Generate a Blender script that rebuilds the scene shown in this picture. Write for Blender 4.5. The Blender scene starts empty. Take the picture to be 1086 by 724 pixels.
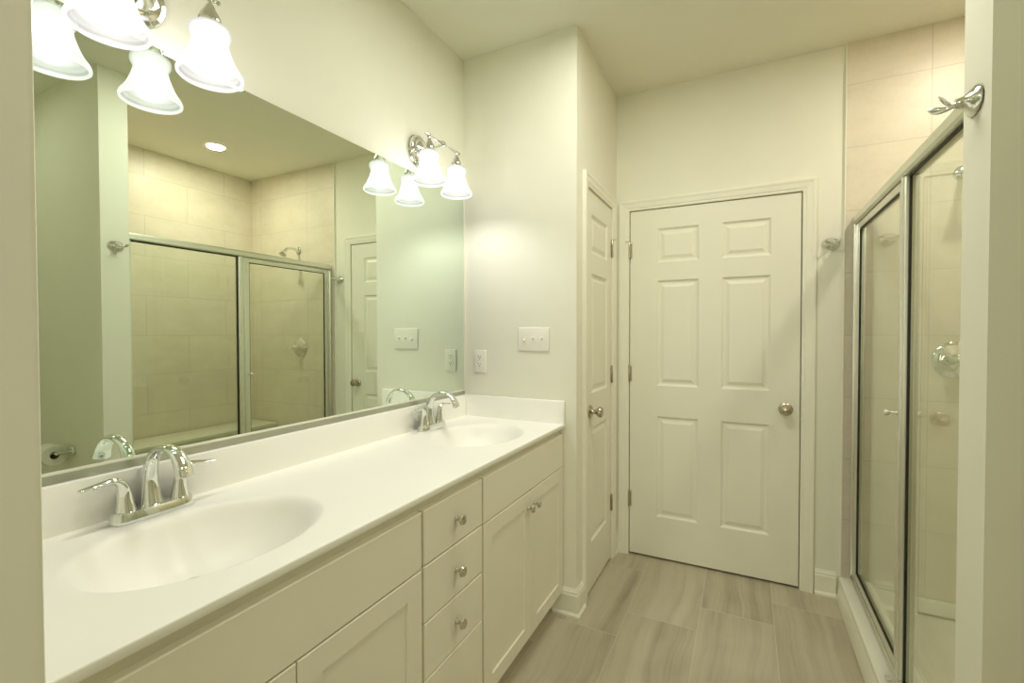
import bpy, bmesh, math, random
from mathutils import Vector, Matrix
random.seed(4)
S = bpy.context.scene
COL = S.collection
PI = math.pi

# ------------------------------------------------------------------ camera
F_PX, YAW, PITCH, ROLL = 491.3, 0.4668, -0.0181, -0.0015
CAM = Vector((1.3142, 0.0, 1.3275))
cd = bpy.data.cameras.new('camera')
cam = bpy.data.objects.new('camera', cd)
COL.objects.link(cam)
cd.sensor_width = 36.0
cd.sensor_fit = 'HORIZONTAL'
cd.lens = F_PX / 1086.0 * 36.0
cd.clip_start = 0.01
fw = Vector((-math.sin(YAW) * math.cos(PITCH), math.cos(YAW) * math.cos(PITCH), math.sin(PITCH)))
rt = Vector((math.cos(YAW), math.sin(YAW), 0))
up = rt.cross(fw)
rt2 = rt * math.cos(ROLL) + up * math.sin(ROLL)
up2 = rt2.cross(fw)
Mx = Matrix((rt2, up2, -fw)).transposed().to_4x4()
Mx.translation = CAM
cam.matrix_world = Mx
S.camera = cam

# ------------------------------------------------------------------ world, exposure, fill lights
S.view_settings.view_transform = 'Standard'
S.view_settings.look = 'None'
S.view_settings.exposure = 0.48
S.view_settings.gamma = 1.0
S.view_settings.use_curve_mapping = False
w = bpy.data.worlds.new('world')
S.world = w
w.use_nodes = True
w.node_tree.nodes['Background'].inputs[0].default_value = (1.0, 0.95, 0.8, 1)
w.node_tree.nodes['Background'].inputs[1].default_value = 0.02
S.cycles.max_bounces = 14
S.cycles.diffuse_bounces = 8
S.cycles.glossy_bounces = 8
S.cycles.transparent_max_bounces = 16
S.cycles.caustics_reflective = False
S.cycles.caustics_refractive = False
S.cycles.sample_clamp_indirect = 4.0
S.cycles.use_denoising = True

LAMP_COL = (0.99, 0.99, 0.93)
BULB_W = 3.0          # each vanity bulb
SHADE_E = 0.80         # glow of each glass shade
DOWN_W = 7.5         # recessed light over the shower
BED_W = 2.0          # added fill in the room behind the camera
ROOM_W = 9.5         # added unseen fill over the middle of the room, above the frame
REAR_FILL_W = 24.0          # added fill from behind the camera, aimed at the far wall


def area(name, loc, target, sx, sy, power, col):
    l = bpy.data.lights.new(name, 'AREA')
    l.shape = 'RECTANGLE'
    l.size, l.size_y = sx, sy
    l.energy = power
    l.color = col
    o = bpy.data.objects.new(name, l)
    COL.objects.link(o)
    o.location = loc
    o.rotation_euler = (Vector(target) - Vector(loc)).to_track_quat('-Z', 'Y').to_euler()
    return o


# four unseen fill lamps, added to even out the brightness
area('bedroom_fill', (1.6, -1.1, 2.68), (1.6, -1.0, 0.0), 1.6, 1.2, BED_W, (1.0, 0.95, 0.82))
area('room_top_fill', (1.00, 1.50, 2.715), (1.05, 1.50, 0.0), 0.4, 0.6, ROOM_W, (0.985, 0.985, 0.85))
area('alcove_fill', (2.3, 0.65, 2.70), (2.3, 0.65, 0.0), 0.4, 0.4, 1.6, (0.985, 0.985, 0.85))  # added fill to lift the toilet alcove
area('rear_fill', (1.0, -3.1, 1.5), (1.1, 2.8, 1.2), 1.8, 1.5, REAR_FILL_W, (1.0, 0.975, 0.85))


# ------------------------------------------------------------------ materials
def mat(name, col, rough=0.5, metal=0.0, emit=None, spec=0.5, noise=0.0, nscale=6.0, coat=0.0):
    m = bpy.data.materials.new(name)
    m.use_nodes = True
    nt = m.node_tree
    b = nt.nodes['Principled BSDF']
    b.inputs['Base Color'].default_value = (*col, 1)
    b.inputs['Roughness'].default_value = rough
    b.inputs['Metallic'].default_value = metal
    b.inputs['Specular IOR Level'].default_value = spec
    b.inputs['Coat Weight'].default_value = coat
    if emit:
        b.inputs['Emission Color'].default_value = (*emit[0], 1)
        b.inputs['Emission Strength'].default_value = emit[1]
    if noise:
        g = nt.nodes.new('ShaderNodeNewGeometry')
        n = nt.nodes.new('ShaderNodeTexNoise')
        n.inputs['Scale'].default_value = nscale
        n.inputs['Detail'].default_value = 4
        nt.links.new(g.outputs['Position'], n.inputs['Vector'])
        r = nt.nodes.new('ShaderNodeValToRGB')
        r.color_ramp.elements[0].position = 0.3
        r.color_ramp.elements[1].position = 0.7
        r.color_ramp.elements[0].color = (*[c * (1 - noise) for c in col], 1)
        r.color_ramp.elements[1].color = (*[min(1, c * (1 + noise)) for c in col], 1)
        nt.links.new(n.outputs['Fac'], r.inputs['Fac'])
        nt.links.new(r.outputs['Color'], b.inputs['Base Color'])
    return m


WALLC = (0.815, 0.81, 0.70)
M_WALL = mat('wall_paint', WALLC, 0.6, spec=0.3, noise=0.01)
M_CEIL = mat('ceiling_paint', (0.80, 0.795, 0.68), 0.8, spec=0.2, noise=0.01)
M_TRIM = mat('trim_paint', (0.83, 0.825, 0.72), 0.35, spec=0.45, noise=0.006)
M_DOOR = mat('door_paint', (0.81, 0.805, 0.70), 0.4, spec=0.45, noise=0.006)
M_CAB = mat('cabinet_paint', (0.81, 0.79, 0.67), 0.4, spec=0.4, noise=0.006)
M_TOP = mat('cultured_marble', (0.93, 0.925, 0.88), 0.42, spec=0.4, noise=0.008)
M_PAN = mat('shower_base_white', (0.82, 0.81, 0.71), 0.3, noise=0.006)
M_SEAT = mat('beige_seat_slab', (0.70, 0.67, 0.56), 0.35, noise=0.03, nscale=20)
M_CHROME = mat('chrome', (0.78, 0.80, 0.78), 0.04, 1.0, noise=0.01)
M_ALU = mat('bright_aluminium', (0.78, 0.78, 0.71), 0.40, 1.0, noise=0.02, nscale=30)
M_CHANNEL = mat('polished_mirror_channel', (0.50, 0.52, 0.43), 0.28, 1.0, noise=0.02)
M_NICKEL = mat('satin_nickel', (0.50, 0.45, 0.36), 0.24, 1.0, noise=0.03, nscale=40)
M_LNICKEL = mat('brushed_nickel', (0.66, 0.65, 0.58), 0.13, 1.0, noise=0.02, nscale=40)
M_BLACK = mat('black_rubber', (0.012, 0.012, 0.01), 0.5, noise=0.1)
M_PLASTIC = mat('white_plastic', (0.86, 0.85, 0.77), 0.3, noise=0.005)
M_SLOT = mat('dark_slot', (0.05, 0.045, 0.035), 0.6, noise=0.1)
M_BULB = mat('lit_bulb', (0.95, 0.95, 0.9), 0.4, emit=((1.0, 0.98, 0.93), 1.3), noise=0.005)
M_DOWN = mat('lit_downlight_lens', (0.95, 0.95, 0.9), 0.4, emit=((1.0, 0.95, 0.85), 9.0), noise=0.005)
M_PAPER = mat('toilet_paper', (0.84, 0.83, 0.76), 0.9, spec=0.1, noise=0.02, nscale=60)
M_CARD = mat('cardboard_core', (0.35, 0.27, 0.17), 0.9, spec=0.1, noise=0.05, nscale=40)
M_CARPET = mat('bedroom_carpet', (0.55, 0.50, 0.40), 0.95, spec=0.1, noise=0.05, nscale=80)


def mirror_mat():
    m = bpy.data.materials.new('mirror_silver')
    m.use_nodes = True
    nt = m.node_tree
    nt.nodes.clear()
    o = nt.nodes.new('ShaderNodeOutputMaterial')
    g = nt.nodes.new('ShaderNodeBsdfGlossy')
    g.inputs['Color'].default_value = (0.83, 0.915, 0.82, 1)
    g.inputs['Roughness'].default_value = 0.0
    nt.links.new(g.outputs[0], o.inputs[0])
    return m


def glass_mat():
    m = bpy.data.materials.new('clear_shower_glass')
    m.use_nodes = True
    nt = m.node_tree
    nt.nodes.clear()
    o = nt.nodes.new('ShaderNodeOutputMaterial')
    t = nt.nodes.new('ShaderNodeBsdfTransparent')
    t.inputs['Color'].default_value = (0.95, 0.975, 0.94, 1)
    g = nt.nodes.new('ShaderNodeBsdfGlossy')
    g.inputs['Roughness'].default_value = 0.0
    g.inputs['Color'].default_value = (0.95, 0.97, 0.93, 1)
    lw = nt.nodes.new('ShaderNodeLayerWeight')
    lw.inputs['Blend'].default_value = 0.5
    pw = nt.nodes.new('ShaderNodeMath')
    pw.operation = 'POWER'
    pw.inputs[1].default_value = 5.0
    nt.links.new(lw.outputs['Facing'], pw.inputs[0])
    ma = nt.nodes.new('ShaderNodeMath')
    ma.operation = 'MULTIPLY_ADD'
    ma.inputs[1].default_value = 0.95
    ma.inputs[2].default_value = 0.045
    nt.links.new(pw.outputs[0], ma.inputs[0])
    mx = nt.nodes.new('ShaderNodeMixShader')
    nt.links.new(ma.outputs[0], mx.inputs[0])
    nt.links.new(t.outputs[0], mx.inputs[1])
    nt.links.new(g.outputs[0], mx.inputs[2])
    nt.links.new(mx.outputs[0], o.inputs[0])
    return m


def shade_mat(name, stops, limb):
    # lit frosted glass: glows most around the bulb, form shading painted into the glow, and lets part of the bulb's light through each skin
    m = bpy.data.materials.new(name)
    m.use_nodes = True
    nt = m.node_tree
    nt.nodes.clear()
    N = NT(nt)
    o = nt.nodes.new('ShaderNodeOutputMaterial')
    t = nt.nodes.new('ShaderNodeBsdfTransparent')
    e = nt.nodes.new('ShaderNodeEmission')
    e.inputs['Color'].default_value = (1.0, 0.985, 0.94, 1)
    tc = nt.nodes.new('ShaderNodeTexCoord')
    sp = nt.nodes.new('ShaderNodeSeparateXYZ')
    nt.links.new(tc.outputs['Generated'], sp.inputs[0])
    g = N.ramp(sp.outputs[2], [(p, (v / 2, v / 2, v / 2)) for p, v in stops])
    lw = nt.nodes.new('ShaderNodeLayerWeight')
    lw.inputs['Blend'].default_value = 0.5
    k = N.m('SUBTRACT', 2.0 * SHADE_E, N.m('MULTIPLY', lw.outputs['Facing'], limb))
    nt.links.new(N.m('MULTIPLY', g, k), e.inputs['Strength'])
    mx = nt.nodes.new('ShaderNodeMixShader')
    mx.inputs[0].default_value = 0.58
    gl = nt.nodes.new('ShaderNodeBsdfGlossy')
    gl.inputs['Roughness'].default_value = 0.25
    m2 = nt.nodes.new('ShaderNodeMixShader')
    m2.inputs[0].default_value = 0.04
    nt.links.new(t.outputs[0], mx.inputs[1])
    nt.links.new(e.outputs[0], mx.inputs[2])
    nt.links.new(mx.outputs[0], m2.inputs[1])
    nt.links.new(gl.outputs[0], m2.inputs[2])
    nt.links.new(m2.outputs[0], o.inputs[0])
    return m


M_MIRROR = mirror_mat()
M_GLASS = glass_mat()


class NT:
    """little helper to write math node chains"""
    def __init__(s, nt):
        s.nt = nt

    def m(s, op, a, b=None, c=None):
        n = s.nt.nodes.new('ShaderNodeMath')
        n.operation = op
        for i, v in enumerate((a, b, c)):
            if v is None:
                continue
            if isinstance(v, (int, float)):
                n.inputs[i].default_value = v
            else:
                s.nt.links.new(v, n.inputs[i])
        return n.outputs[0]

    def xyz(s, x, y, z):
        n = s.nt.nodes.new('ShaderNodeCombineXYZ')
        for i, v in enumerate((x, y, z)):
            if isinstance(v, (int, float)):
                n.inputs[i].default_value = v
            else:
                s.nt.links.new(v, n.inputs[i])
        return n.outputs[0]

    def edge(s, f, size, half):
        """1 inside the grout at either end of a 0..1 fraction of a tile `size` long"""
        a = s.m('MULTIPLY', s.m('MINIMUM', f, s.m('SUBTRACT', 1.0, f)), size)
        return s.m('LESS_THAN', a, half)

    def ramp(s, fac, stops):
        r = s.nt.nodes.new('ShaderNodeValToRGB')
        e = r.color_ramp.elements
        e[0].position, e[0].color = stops[0][0], (*stops[0][1], 1)
        e[1].position, e[1].color = stops[-1][0], (*stops[-1][1], 1)
        for p, c in stops[1:-1]:
            k = e.new(p)
            k.color = (*c, 1)
        s.nt.links.new(fac, r.inputs[0])
        return r.outputs[0]

    def mix(s, fac, a, b, mode='MIX'):
        n = s.nt.nodes.new('ShaderNodeMix')
        n.data_type = 'RGBA'
        n.blend_type = mode
        for idx, v in ((0, fac), (6, a), (7, b)):
            if isinstance(v, (int, float)):
                n.inputs[idx].default_value = v
            elif isinstance(v, tuple):
                n.inputs[idx].default_value = (*v, 1)
            else:
                s.nt.links.new(v, n.inputs[idx])
        return n.outputs[2]

    def noise(s, vec, scale, detail=3, rough=0.5, dist=0.0):
        n = s.nt.nodes.new('ShaderNodeTexNoise')
        n.inputs['Scale'].default_value = scale
        n.inputs['Detail'].default_value = detail
        n.inputs['Roughness'].default_value = rough
        n.inputs['Distortion'].default_value = dist
        s.nt.links.new(vec, n.inputs['Vector'])
        return n.outputs['Fac']


def floor_mat():
    m = bpy.data.materials.new('wood_look_floor_tile')
    m.use_nodes = True
    nt = m.node_tree
    b = nt.nodes['Principled BSDF']
    N = NT(nt)
    g = nt.nodes.new('ShaderNodeNewGeometry')
    sp = nt.nodes.new('ShaderNodeSeparateXYZ')
    nt.links.new(g.outputs['Position'], sp.inputs[0])
    x, y = sp.outputs[0], sp.outputs[1]
    cx = N.m('DIVIDE', N.m('SUBTRACT', x, 0.51), 0.31)
    k = N.m('FLOOR', cx)
    fx = N.m('SUBTRACT', cx, k)
    cy = N.m('DIVIDE', N.m('SUBTRACT', N.m('SUBTRACT', y, 2.0), N.m('MULTIPLY', k, 0.195)), 0.61)
    r = N.m('FLOOR', cy)
    fy = N.m('SUBTRACT', cy, r)
    grout = N.m('MAXIMUM', N.edge(fx, 0.31, 0.0013), N.edge(fy, 0.61, 0.0013))
    wn = nt.nodes.new('ShaderNodeTexWhiteNoise')
    wn.noise_dimensions = '2D'
    nt.links.new(N.xyz(k, r, 0), wn.inputs['Vector'])
    rnd = wn.outputs['Value']
    off = N.m('MULTIPLY', rnd, 37.0)
    wob = N.noise(N.xyz(N.m('MULTIPLY', x, 3.0), N.m('MULTIPLY', y, 2.2), off), 1.0, 2)
    xs = N.m('ADD', x, N.m('MULTIPLY', wob, 0.10))
    v1 = N.xyz(N.m('MULTIPLY', xs, 13.0), N.m('MULTIPLY', y, 0.7), off)
    v2 = N.xyz(N.m('MULTIPLY', xs, 75.0), N.m('MULTIPLY', y, 1.1), off)
    v3 = N.xyz(N.m('MULTIPLY', x, 9.0), N.m('MULTIPLY', y, 5.0), off)
    s1 = N.noise(v1, 1.0, 3)
    s2 = N.noise(v2, 1.0, 3, 0.6)
    s3 = N.noise(v3, 1.0, 4)
    t = N.m('ADD', N.m('ADD', N.m('MULTIPLY', s1, 0.62), N.m('MULTIPLY', s2, 0.22)), N.m('MULTIPLY', s3, 0.16))
    t = N.m('ADD', t, N.m('MULTIPLY', N.m('SUBTRACT', rnd, 0.5), 0.05))
    c = N.ramp(t, [(0.30, (0.31, 0.265, 0.20)), (0.43, (0.425, 0.382, 0.292)), (0.53, (0.50, 0.455, 0.352)), (0.68, (0.545, 0.50, 0.395))])
    c = N.mix(grout, c, (0.60, 0.545, 0.45))
    nt.links.new(c, b.inputs['Base Color'])
    b.inputs['Roughness'].default_value = 0.42
    bp = nt.nodes.new('ShaderNodeBump')
    bp.inputs['Strength'].default_value = 0.25
    bp.inputs['Distance'].default_value = 0.001
    nt.links.new(N.m('SUBTRACT', 1.0, grout), bp.inputs['Height'])
    nt.links.new(bp.outputs[0], b.inputs['Normal'])
    return m


def wall_tile_mat(name, axis, origin, running):
    m = bpy.data.materials.new(name)
    m.use_nodes = True
    nt = m.node_tree
    b = nt.nodes['Principled BSDF']
    N = NT(nt)
    g = nt.nodes.new('ShaderNodeNewGeometry')
    sp = nt.nodes.new('ShaderNodeSeparateXYZ')
    nt.links.new(g.outputs['Position'], sp.inputs[0])
    u, z = sp.outputs[axis], sp.outputs[2]
    cz = N.m('DIVIDE', N.m('SUBTRACT', z, 0.095), 0.305)
    r = N.m('FLOOR', cz)
    fz = N.m('SUBTRACT', cz, r)
    cu = N.m('DIVIDE', N.m('SUBTRACT', u, origin), 0.61)
    if running:
        cu = N.m('ADD', cu, N.m('MULTIPLY', N.m('MODULO', r, 2.0), 0.5))
    k = N.m('FLOOR', cu)
    fu = N.m('SUBTRACT', cu, k)
    grout = N.m('MAXIMUM', N.edge(fu, 0.61, 0.0024), N.edge(fz, 0.305, 0.0024))
    wn = nt.nodes.new('ShaderNodeTexWhiteNoise')
    wn.noise_dimensions = '2D'
    nt.links.new(N.xyz(k, r, 0), wn.inputs['Vector'])
    off = N.m('MULTIPLY', wn.outputs['Value'], 21.0)
    n1 = N.noise(N.xyz(N.m('MULTIPLY', u, 5.0), N.m('MULTIPLY', z, 9.0), off), 1.0, 5, 0.6)
    n2 = N.noise(N.xyz(N.m('MULTIPLY', u, 60.0), N.m('MULTIPLY', z, 60.0), off), 1.0, 3)
    t = N.m('ADD', N.m('MULTIPLY', n1, 0.75), N.m('MULTIPLY', n2, 0.25))
    c = N.ramp(t, [(0.3, (0.67, 0.61, 0.48)), (0.5, (0.725, 0.665, 0.535)), (0.72, (0.78, 0.71, 0.59))])
    c = N.mix(grout, c, (0.62, 0.555, 0.44))
    nt.links.new(c, b.inputs['Base Color'])
    b.inputs['Roughness'].default_value = 0.4
    bp = nt.nodes.new('ShaderNodeBump')
    bp.inputs['Strength'].default_value = 0.3
    bp.inputs['Distance'].default_value = 0.001
    nt.links.new(N.m('SUBTRACT', 1.0, grout), bp.inputs['Height'])
    nt.links.new(bp.outputs[0], b.inputs['Normal'])
    return m


M_SHADE = shade_mat('lit_frosted_glass', [(0.0, 1.4), (0.10, 1.6), (0.35, 1.95), (0.62, 1.65), (0.78, 1.1), (1.0, 0.95)], 0.5)
M_SHADE_IN = shade_mat('lit_frosted_glass_inside', [(0.0, 1.25), (0.05, 1.2), (0.075, 0.40), (0.10, 0.40), (0.125, 0.72), (0.19, 0.55), (0.22, 0.72), (0.35, 0.85), (0.60, 1.5), (1.0, 1.2)], 0.3)  # dark bands near the rim paint ridge shading into the glow
M_FLOOR = floor_mat()
M_TILE_FAR = wall_tile_mat('shower_tile_on_far_wall', 0, 2.07, False)
M_TILE_BACK = wall_tile_mat('shower_tile_on_back_wall', 1, 1.915, True)


# ------------------------------------------------------------------ mesh helpers
def new():
    return bmesh.new()


def box(bm, x0, x1, y0, y1, z0, z1, bev=0.0, seg=2):
    t = bmesh.new()
    bmesh.ops.create_cube(t, size=1.0)
    for v in t.verts:
        v.co = Vector(((x0 + x1) / 2 + v.co.x * (x1 - x0), (y0 + y1) / 2 + v.co.y * (y1 - y0), (z0 + z1) / 2 + v.co.z * (z1 - z0)))
    if bev:
        bmesh.ops.bevel(t, geom=t.edges[:], offset=bev, segments=seg, affect='EDGES', profile=0.5)
    merge(bm, t)


def merge(bm, t, M=None):
    me = bpy.data.meshes.new('tmp')
    if M is not None:
        bmesh.ops.transform(t, matrix=M, verts=t.verts)
    t.to_mesh(me)
    t.free()
    bm.from_mesh(me)
    bpy.data.meshes.remove(me)


def lathe(bm, prof, origin, axis=(0, 0, 1), n=32, sx=1.0, sy=1.0):
    """revolve (radius, height) pairs about an axis through origin"""
    a = Vector(axis).normalized()
    Q = Vector((0, 0, 1)).rotation_difference(a).to_matrix()
    o = Vector(origin)
    rings = []
    for r, h in prof:
        if r < 1e-6:
            rings.append([bm.verts.new(o + Q @ Vector((0, 0, h)))])
        else:
            rings.append([bm.verts.new(o + Q @ Vector((r * sx * math.cos(2 * PI * i / n), r * sy * math.sin(2 * PI * i / n), h))) for i in range(n)])
    for A, B in zip(rings, rings[1:]):
        for i in range(n):
            j = (i + 1) % n
            if len(A) == 1 and len(B) == 1:
                continue
            if len(A) == 1:
                bm.faces.new((A[0], B[i], B[j]))
            elif len(B) == 1:
                bm.faces.new((A[i], A[j], B[0]))
            else:
                bm.faces.new((A[i], A[j], B[j], B[i]))


def catmull(P, k=8):
    P = [Vector(p) for p in P]
    out = []
    for i in range(len(P) - 1):
        p0 = P[max(i - 1, 0)]
        p1, p2 = P[i], P[i + 1]
        p3 = P[min(i + 2, len(P) - 1)]
        for j in range(k):
            t = j / k
            out.append(0.5 * ((2 * p1) + (p2 - p0) * t + (2 * p0 - 5 * p1 + 4 * p2 - p3) * t * t + (3 * p1 - p0 - 3 * p2 + p3) * t ** 3))
    out.append(P[-1])
    return out


def sweep(bm, pts, radii, side, n=20, cap=True, k=8, dome=True):
    """elliptical tube; pts control points; radii = (half width along `side`, half thickness across);
    smoothed with Catmull-Rom"""
    R = [Vector((a, b, 0)) for a, b in radii]
    P = catmull(pts, k)
    RR = catmull(R, k)
    side = Vector(side).normalized()
    rings = []
    for i, p in enumerate(P):
        t = (P[min(i + 1, len(P) - 1)] - P[max(i - 1, 0)]).normalized()
        s = (side - t * side.dot(t)).normalized()
        nn = t.cross(s)
        a, b = max(RR[i].x, 1e-4), max(RR[i].y, 1e-4)
        rings.append([bm.verts.new(p + s * a * math.cos(2 * PI * q / n) + nn * b * math.sin(2 * PI * q / n)) for q in range(n)])
    for A, B in zip(rings, rings[1:]):
        for i in range(n):
            j = (i + 1) % n
            bm.faces.new((A[i], A[j], B[j], B[i]))
    if cap:
        bm.faces.new(rings[0][::-1])
        bm.faces.new(rings[-1])


def ring_panel(bm, f, rect, prof):
    """nested rectangles from the outline inward; prof = (inset, depth) list, last one is filled"""
    u0, u1, v0, v1 = rect
    prev = None
    for ins, d in prof:
        cur = [bm.verts.new(f(u, v, d)) for u, v in ((u0 + ins, v0 + ins), (u1 - ins, v0 + ins), (u1 - ins, v1 - ins), (u0 + ins, v1 - ins))]
        if prev:
            for i in range(4):
                j = (i + 1) % 4
                bm.faces.new((prev[i], prev[j], cur[j], cur[i]))
        prev = cur
    bm.faces.new(prev)


def panel_leaf(bm, f, w0, w1, h0, h1, thick, panels, prof, ease=0.0015):
    """flat slab with sunk panels in its front face; f(u, v, w) -> point, w=0 at the front face, negative behind"""
    us = sorted({w0 + ease, w1 - ease} | {p[0] for p in panels} | {p[1] for p in panels})
    vs = sorted({h0 + ease, h1 - ease} | {p[2] for p in panels} | {p[3] for p in panels})
    V = {}

    def vert(u, v):
        if (u, v) not in V:
            V[(u, v)] = bm.verts.new(f(u, v, 0))
        return V[(u, v)]
    for a, b in zip(us, us[1:]):
        for c, d in zip(vs, vs[1:]):
            cu, cv = (a + b) / 2, (c + d) / 2
            if any(p[0] < cu < p[1] and p[2] < cv < p[3] for p in panels):
                continue
            bm.faces.new((vert(a, c), vert(b, c), vert(b, d), vert(a, d)))
    for p in panels:
        ring_panel(bm, f, p, prof)
    # eased edge, sides and back
    def loop(u0, u1, v0, v1, d):
        return [bm.verts.new(f(u, v, d)) for u, v in ((u0, v0), (u1, v0), (u1, v1), (u0, v1))]
    L = [loop(w0 + ease, w1 - ease, h0 + ease, h1 - ease, 0), loop(w0, w1, h0, h1, -ease), loop(w0, w1, h0, h1, -thick)]
    for A, B in zip(L, L[1:]):
        for i in range(4):
            j = (i + 1) % 4
            bm.faces.new((A[i], A[j], B[j], B[i]))
    bm.faces.new(L[-1][::-1])


def u_casing(bm, f, u0, u1, vt, prof):
    """casing round three sides of an opening; prof = (offset outward, height off the wall)"""
    cols = []
    for d, h in prof:
        cols.append([bm.verts.new(f(u, v, h)) for u, v in ((u0 - d, 0.0), (u0 - d, vt + d), (u1 + d, vt + d), (u1 + d, 0.0))])
    for A, B in zip(cols, cols[1:]):
        for i in range(3):
            bm.faces.new((A[i], A[i + 1], B[i + 1], B[i]))


def run_profile(bm, path, prof):
    """moulding along a 2-D floor path [(x, y, nx, ny)] where n is the mitred outward direction; prof=(offset, z)"""
    cols = []
    for d, z in prof:
        cols.append([bm.verts.new((x + nx * d, y + ny * d, z)) for x, y, nx, ny in path])
    for A, B in zip(cols, cols[1:]):
        for i in range(len(path) - 1):
            bm.faces.new((A[i], A[i + 1], B[i + 1], B[i]))
    for e in (0, -1):
        bm.faces.new([c[e] for c in cols])


def wloc(o):
    v = Vector((0, 0, 0))
    while o is not None:
        v = v + o.location
        o = o.parent
    return v


def obj(name, bm, m, parent=None, loc=None, smooth=True, angle=40):
    """link a bmesh (given in world coordinates) as one mesh object"""
    bmesh.ops.remove_doubles(bm, verts=bm.verts, dist=1e-6)
    bmesh.ops.recalc_face_normals(bm, faces=bm.faces)
    o = bpy.data.objects.new(name, bpy.data.meshes.new(name))
    COL.objects.link(o)
    if parent is not None:
        o.parent = parent
    elif loc is not None:
        o.location = loc
    off = wloc(o)
    for v in bm.verts:
        v.co -= off
    for fc in bm.faces:
        fc.smooth = smooth
    if smooth:
        for e in bm.edges:
            if len(e.link_faces) != 2 or e.calc_face_angle(0) > math.radians(angle):
                e.smooth = False
    bm.to_mesh(o.data)
    bm.free()
    o.data.materials.append(m)
    return o


def tag(o, label, cat, group=None):
    o['label'] = label
    o['category'] = cat
    if group:
        o['group'] = group
    return o


def thing(name, label, cat, loc, group=None):
    o = bpy.data.objects.new(name, None)
    o.empty_display_size = 0.05
    COL.objects.link(o)
    o.location = loc
    return tag(o, label, cat, group)


def struct(name, bm, m, label=None, parent=None, smooth=False):
    o = obj(name, bm, m, parent, smooth=smooth)
    if parent is None:
        o['kind'] = 'structure'
    if label:
        o['label'] = label
    return o


def dup(o, parent=None):
    c = o.copy()
    COL.objects.link(c)
    c.parent = parent
    for ch in [k for k in bpy.data.objects if k.parent == o]:
        dup(ch, c)
    return c


# ------------------------------------------------------------------ room shell
H = 2.738
Y1, Y2, W1, XB = 2.055, 2.79, 0.614, 2.817       # end wall, far wall, closet wall, back wall
XS, YW, YT = 1.731, 1.21, 1.348                  # shower side wall: front face, near and far faces
YN0, YN1 = 0.100, 0.2143                         # wall with the doorway the camera looks through
JX0, JX1 = 0.618, 1.43                           # doorway
T = 0.12

b = new(); box(b, -0.2, XB + 0.15, YN0 - 0.02, Y2 + 0.5, -0.1, 0.0)
struct('floor', b, M_FLOOR, 'floor of large grey-brown wood-look tiles laid in stepped rows')
b = new(); box(b, -1.4, 4.4, -3.2, YN0 - 0.02, -0.1, 0.0)
struct('floor', b, M_CARPET, 'carpeted floor of the room behind the camera')
b = new(); box(b, -0.2, XB + 0.15, YN1, Y2 + 0.15, H, H + 0.1)
struct('ceiling', b, M_CEIL, 'plain cream ceiling over the bathroom')
b = new(); box(b, -1.4, 4.4, -3.2, YN1, H, H + 0.1)
struct('ceiling', b, M_CEIL, 'plain ceiling of the room behind the camera')
b = new(); box(b, -T, 0.0, YN1, Y1 + 0.02, 0, H)
struct('wall_left', b, M_WALL, 'cream wall behind the mirror and vanity')

DF0, DF1, DH = 0.694, 1.571, 2.048               # far door rough opening (inner faces of jamb)
DC0, DC1 = 2.205, 2.675                          # closet door opening
b = new()                                        # end wall, a thick return beside the closet
box(b, -T, W1 - 0.11, Y1, Y1 + 0.11, 0, H)
box(b, W1 - 0.11, W1, Y1, DC0 - 0.018, 0, H)
struct('wall_end', b, M_WALL, 'bright cream wall at the end of the vanity')
b = new()
box(b, W1 - 0.11, W1, DC0 - 0.018, DC1 + 0.018, DH + 0.018, H)
box(b, W1 - 0.11, W1, DC1 + 0.018, Y2, 0, H)
struct('wall_closet', b, M_WALL, 'narrow cream wall around the closet door')
b = new(); box(b, -0.2, -0.1, Y1 + 0.11, Y2 + T, 0, H)
struct('wall_closet_back', b, M_WALL)
b = new()
box(b, -0.1, DF0 - 0.018, Y2, Y2 + T, 0, H)
box(b, DF1 + 0.018, XB + T, Y2, Y2 + T, 0, H)
box(b, DF0 - 0.018, DF1 + 0.018, Y2, Y2 + T, DH + 0.018, H)
struct('wall_far', b, M_WALL, 'cream wall around the six-panel door at the far end')
b = new(); box(b, XB, XB + T, YN1, Y2, 0, H)
struct('wall_right', b, M_WALL, 'wall along the toilet alcove and shower back')
b = new(); box(b, XS, XB, YW, YT - 0.01, 0, H)
struct('wall_shower_side', b, M_WALL, 'stub wall between the toilet alcove and the shower')
b = new()
box(b, -1.4, JX0 - 0.018, YN0, YN1, 0, H)
box(b, JX1 + 0.018, 4.4, YN0, YN1, 0, H)
box(b, JX0 - 0.018, JX1 + 0.018, YN0, YN1, 2.06, H)
struct('wall_near', b, M_WALL, 'wall with the doorway the photo is taken through')
b = new()
box(b, -1.5, -1.4, -3.2, YN1, 0, H)
box(b, 4.4, 4.5, -3.2, YN1, 0, H)
box(b, -1.5, 4.5, -3.3, -3.2, 0, H)
struct('wall_bedroom', b, M_WALL, 'walls of the room behind the camera')

# tile skins of the shower
b = new(); box(b, 1.749, XB, Y2 - 0.010, Y2, 0.0, H)
struct('wall_shower_far', b, M_TILE_FAR, 'beige tiled shower wall carrying the shower valve')
b = new(); box(b, XB - 0.010, XB, YT, Y2 - 0.010, 0.0, H)
struct('wall_shower_back', b, M_TILE_BACK, 'beige tiled long wall at the back of the shower')
b = new(); box(b, XS + 0.02, XB - 0.010, YT - 0.010, YT, 0.0, H)
struct('wall_shower_near', b, M_TILE_FAR, 'beige tiled near end wall of the shower')
b = new(); box(b, 1.7445, 1.7495, Y2 - 0.0125, Y2 + 0.001, 0.11, H)
struct('trim_1', b, M_TRIM, 'thin metal edge strip where the shower tile begins')

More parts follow.
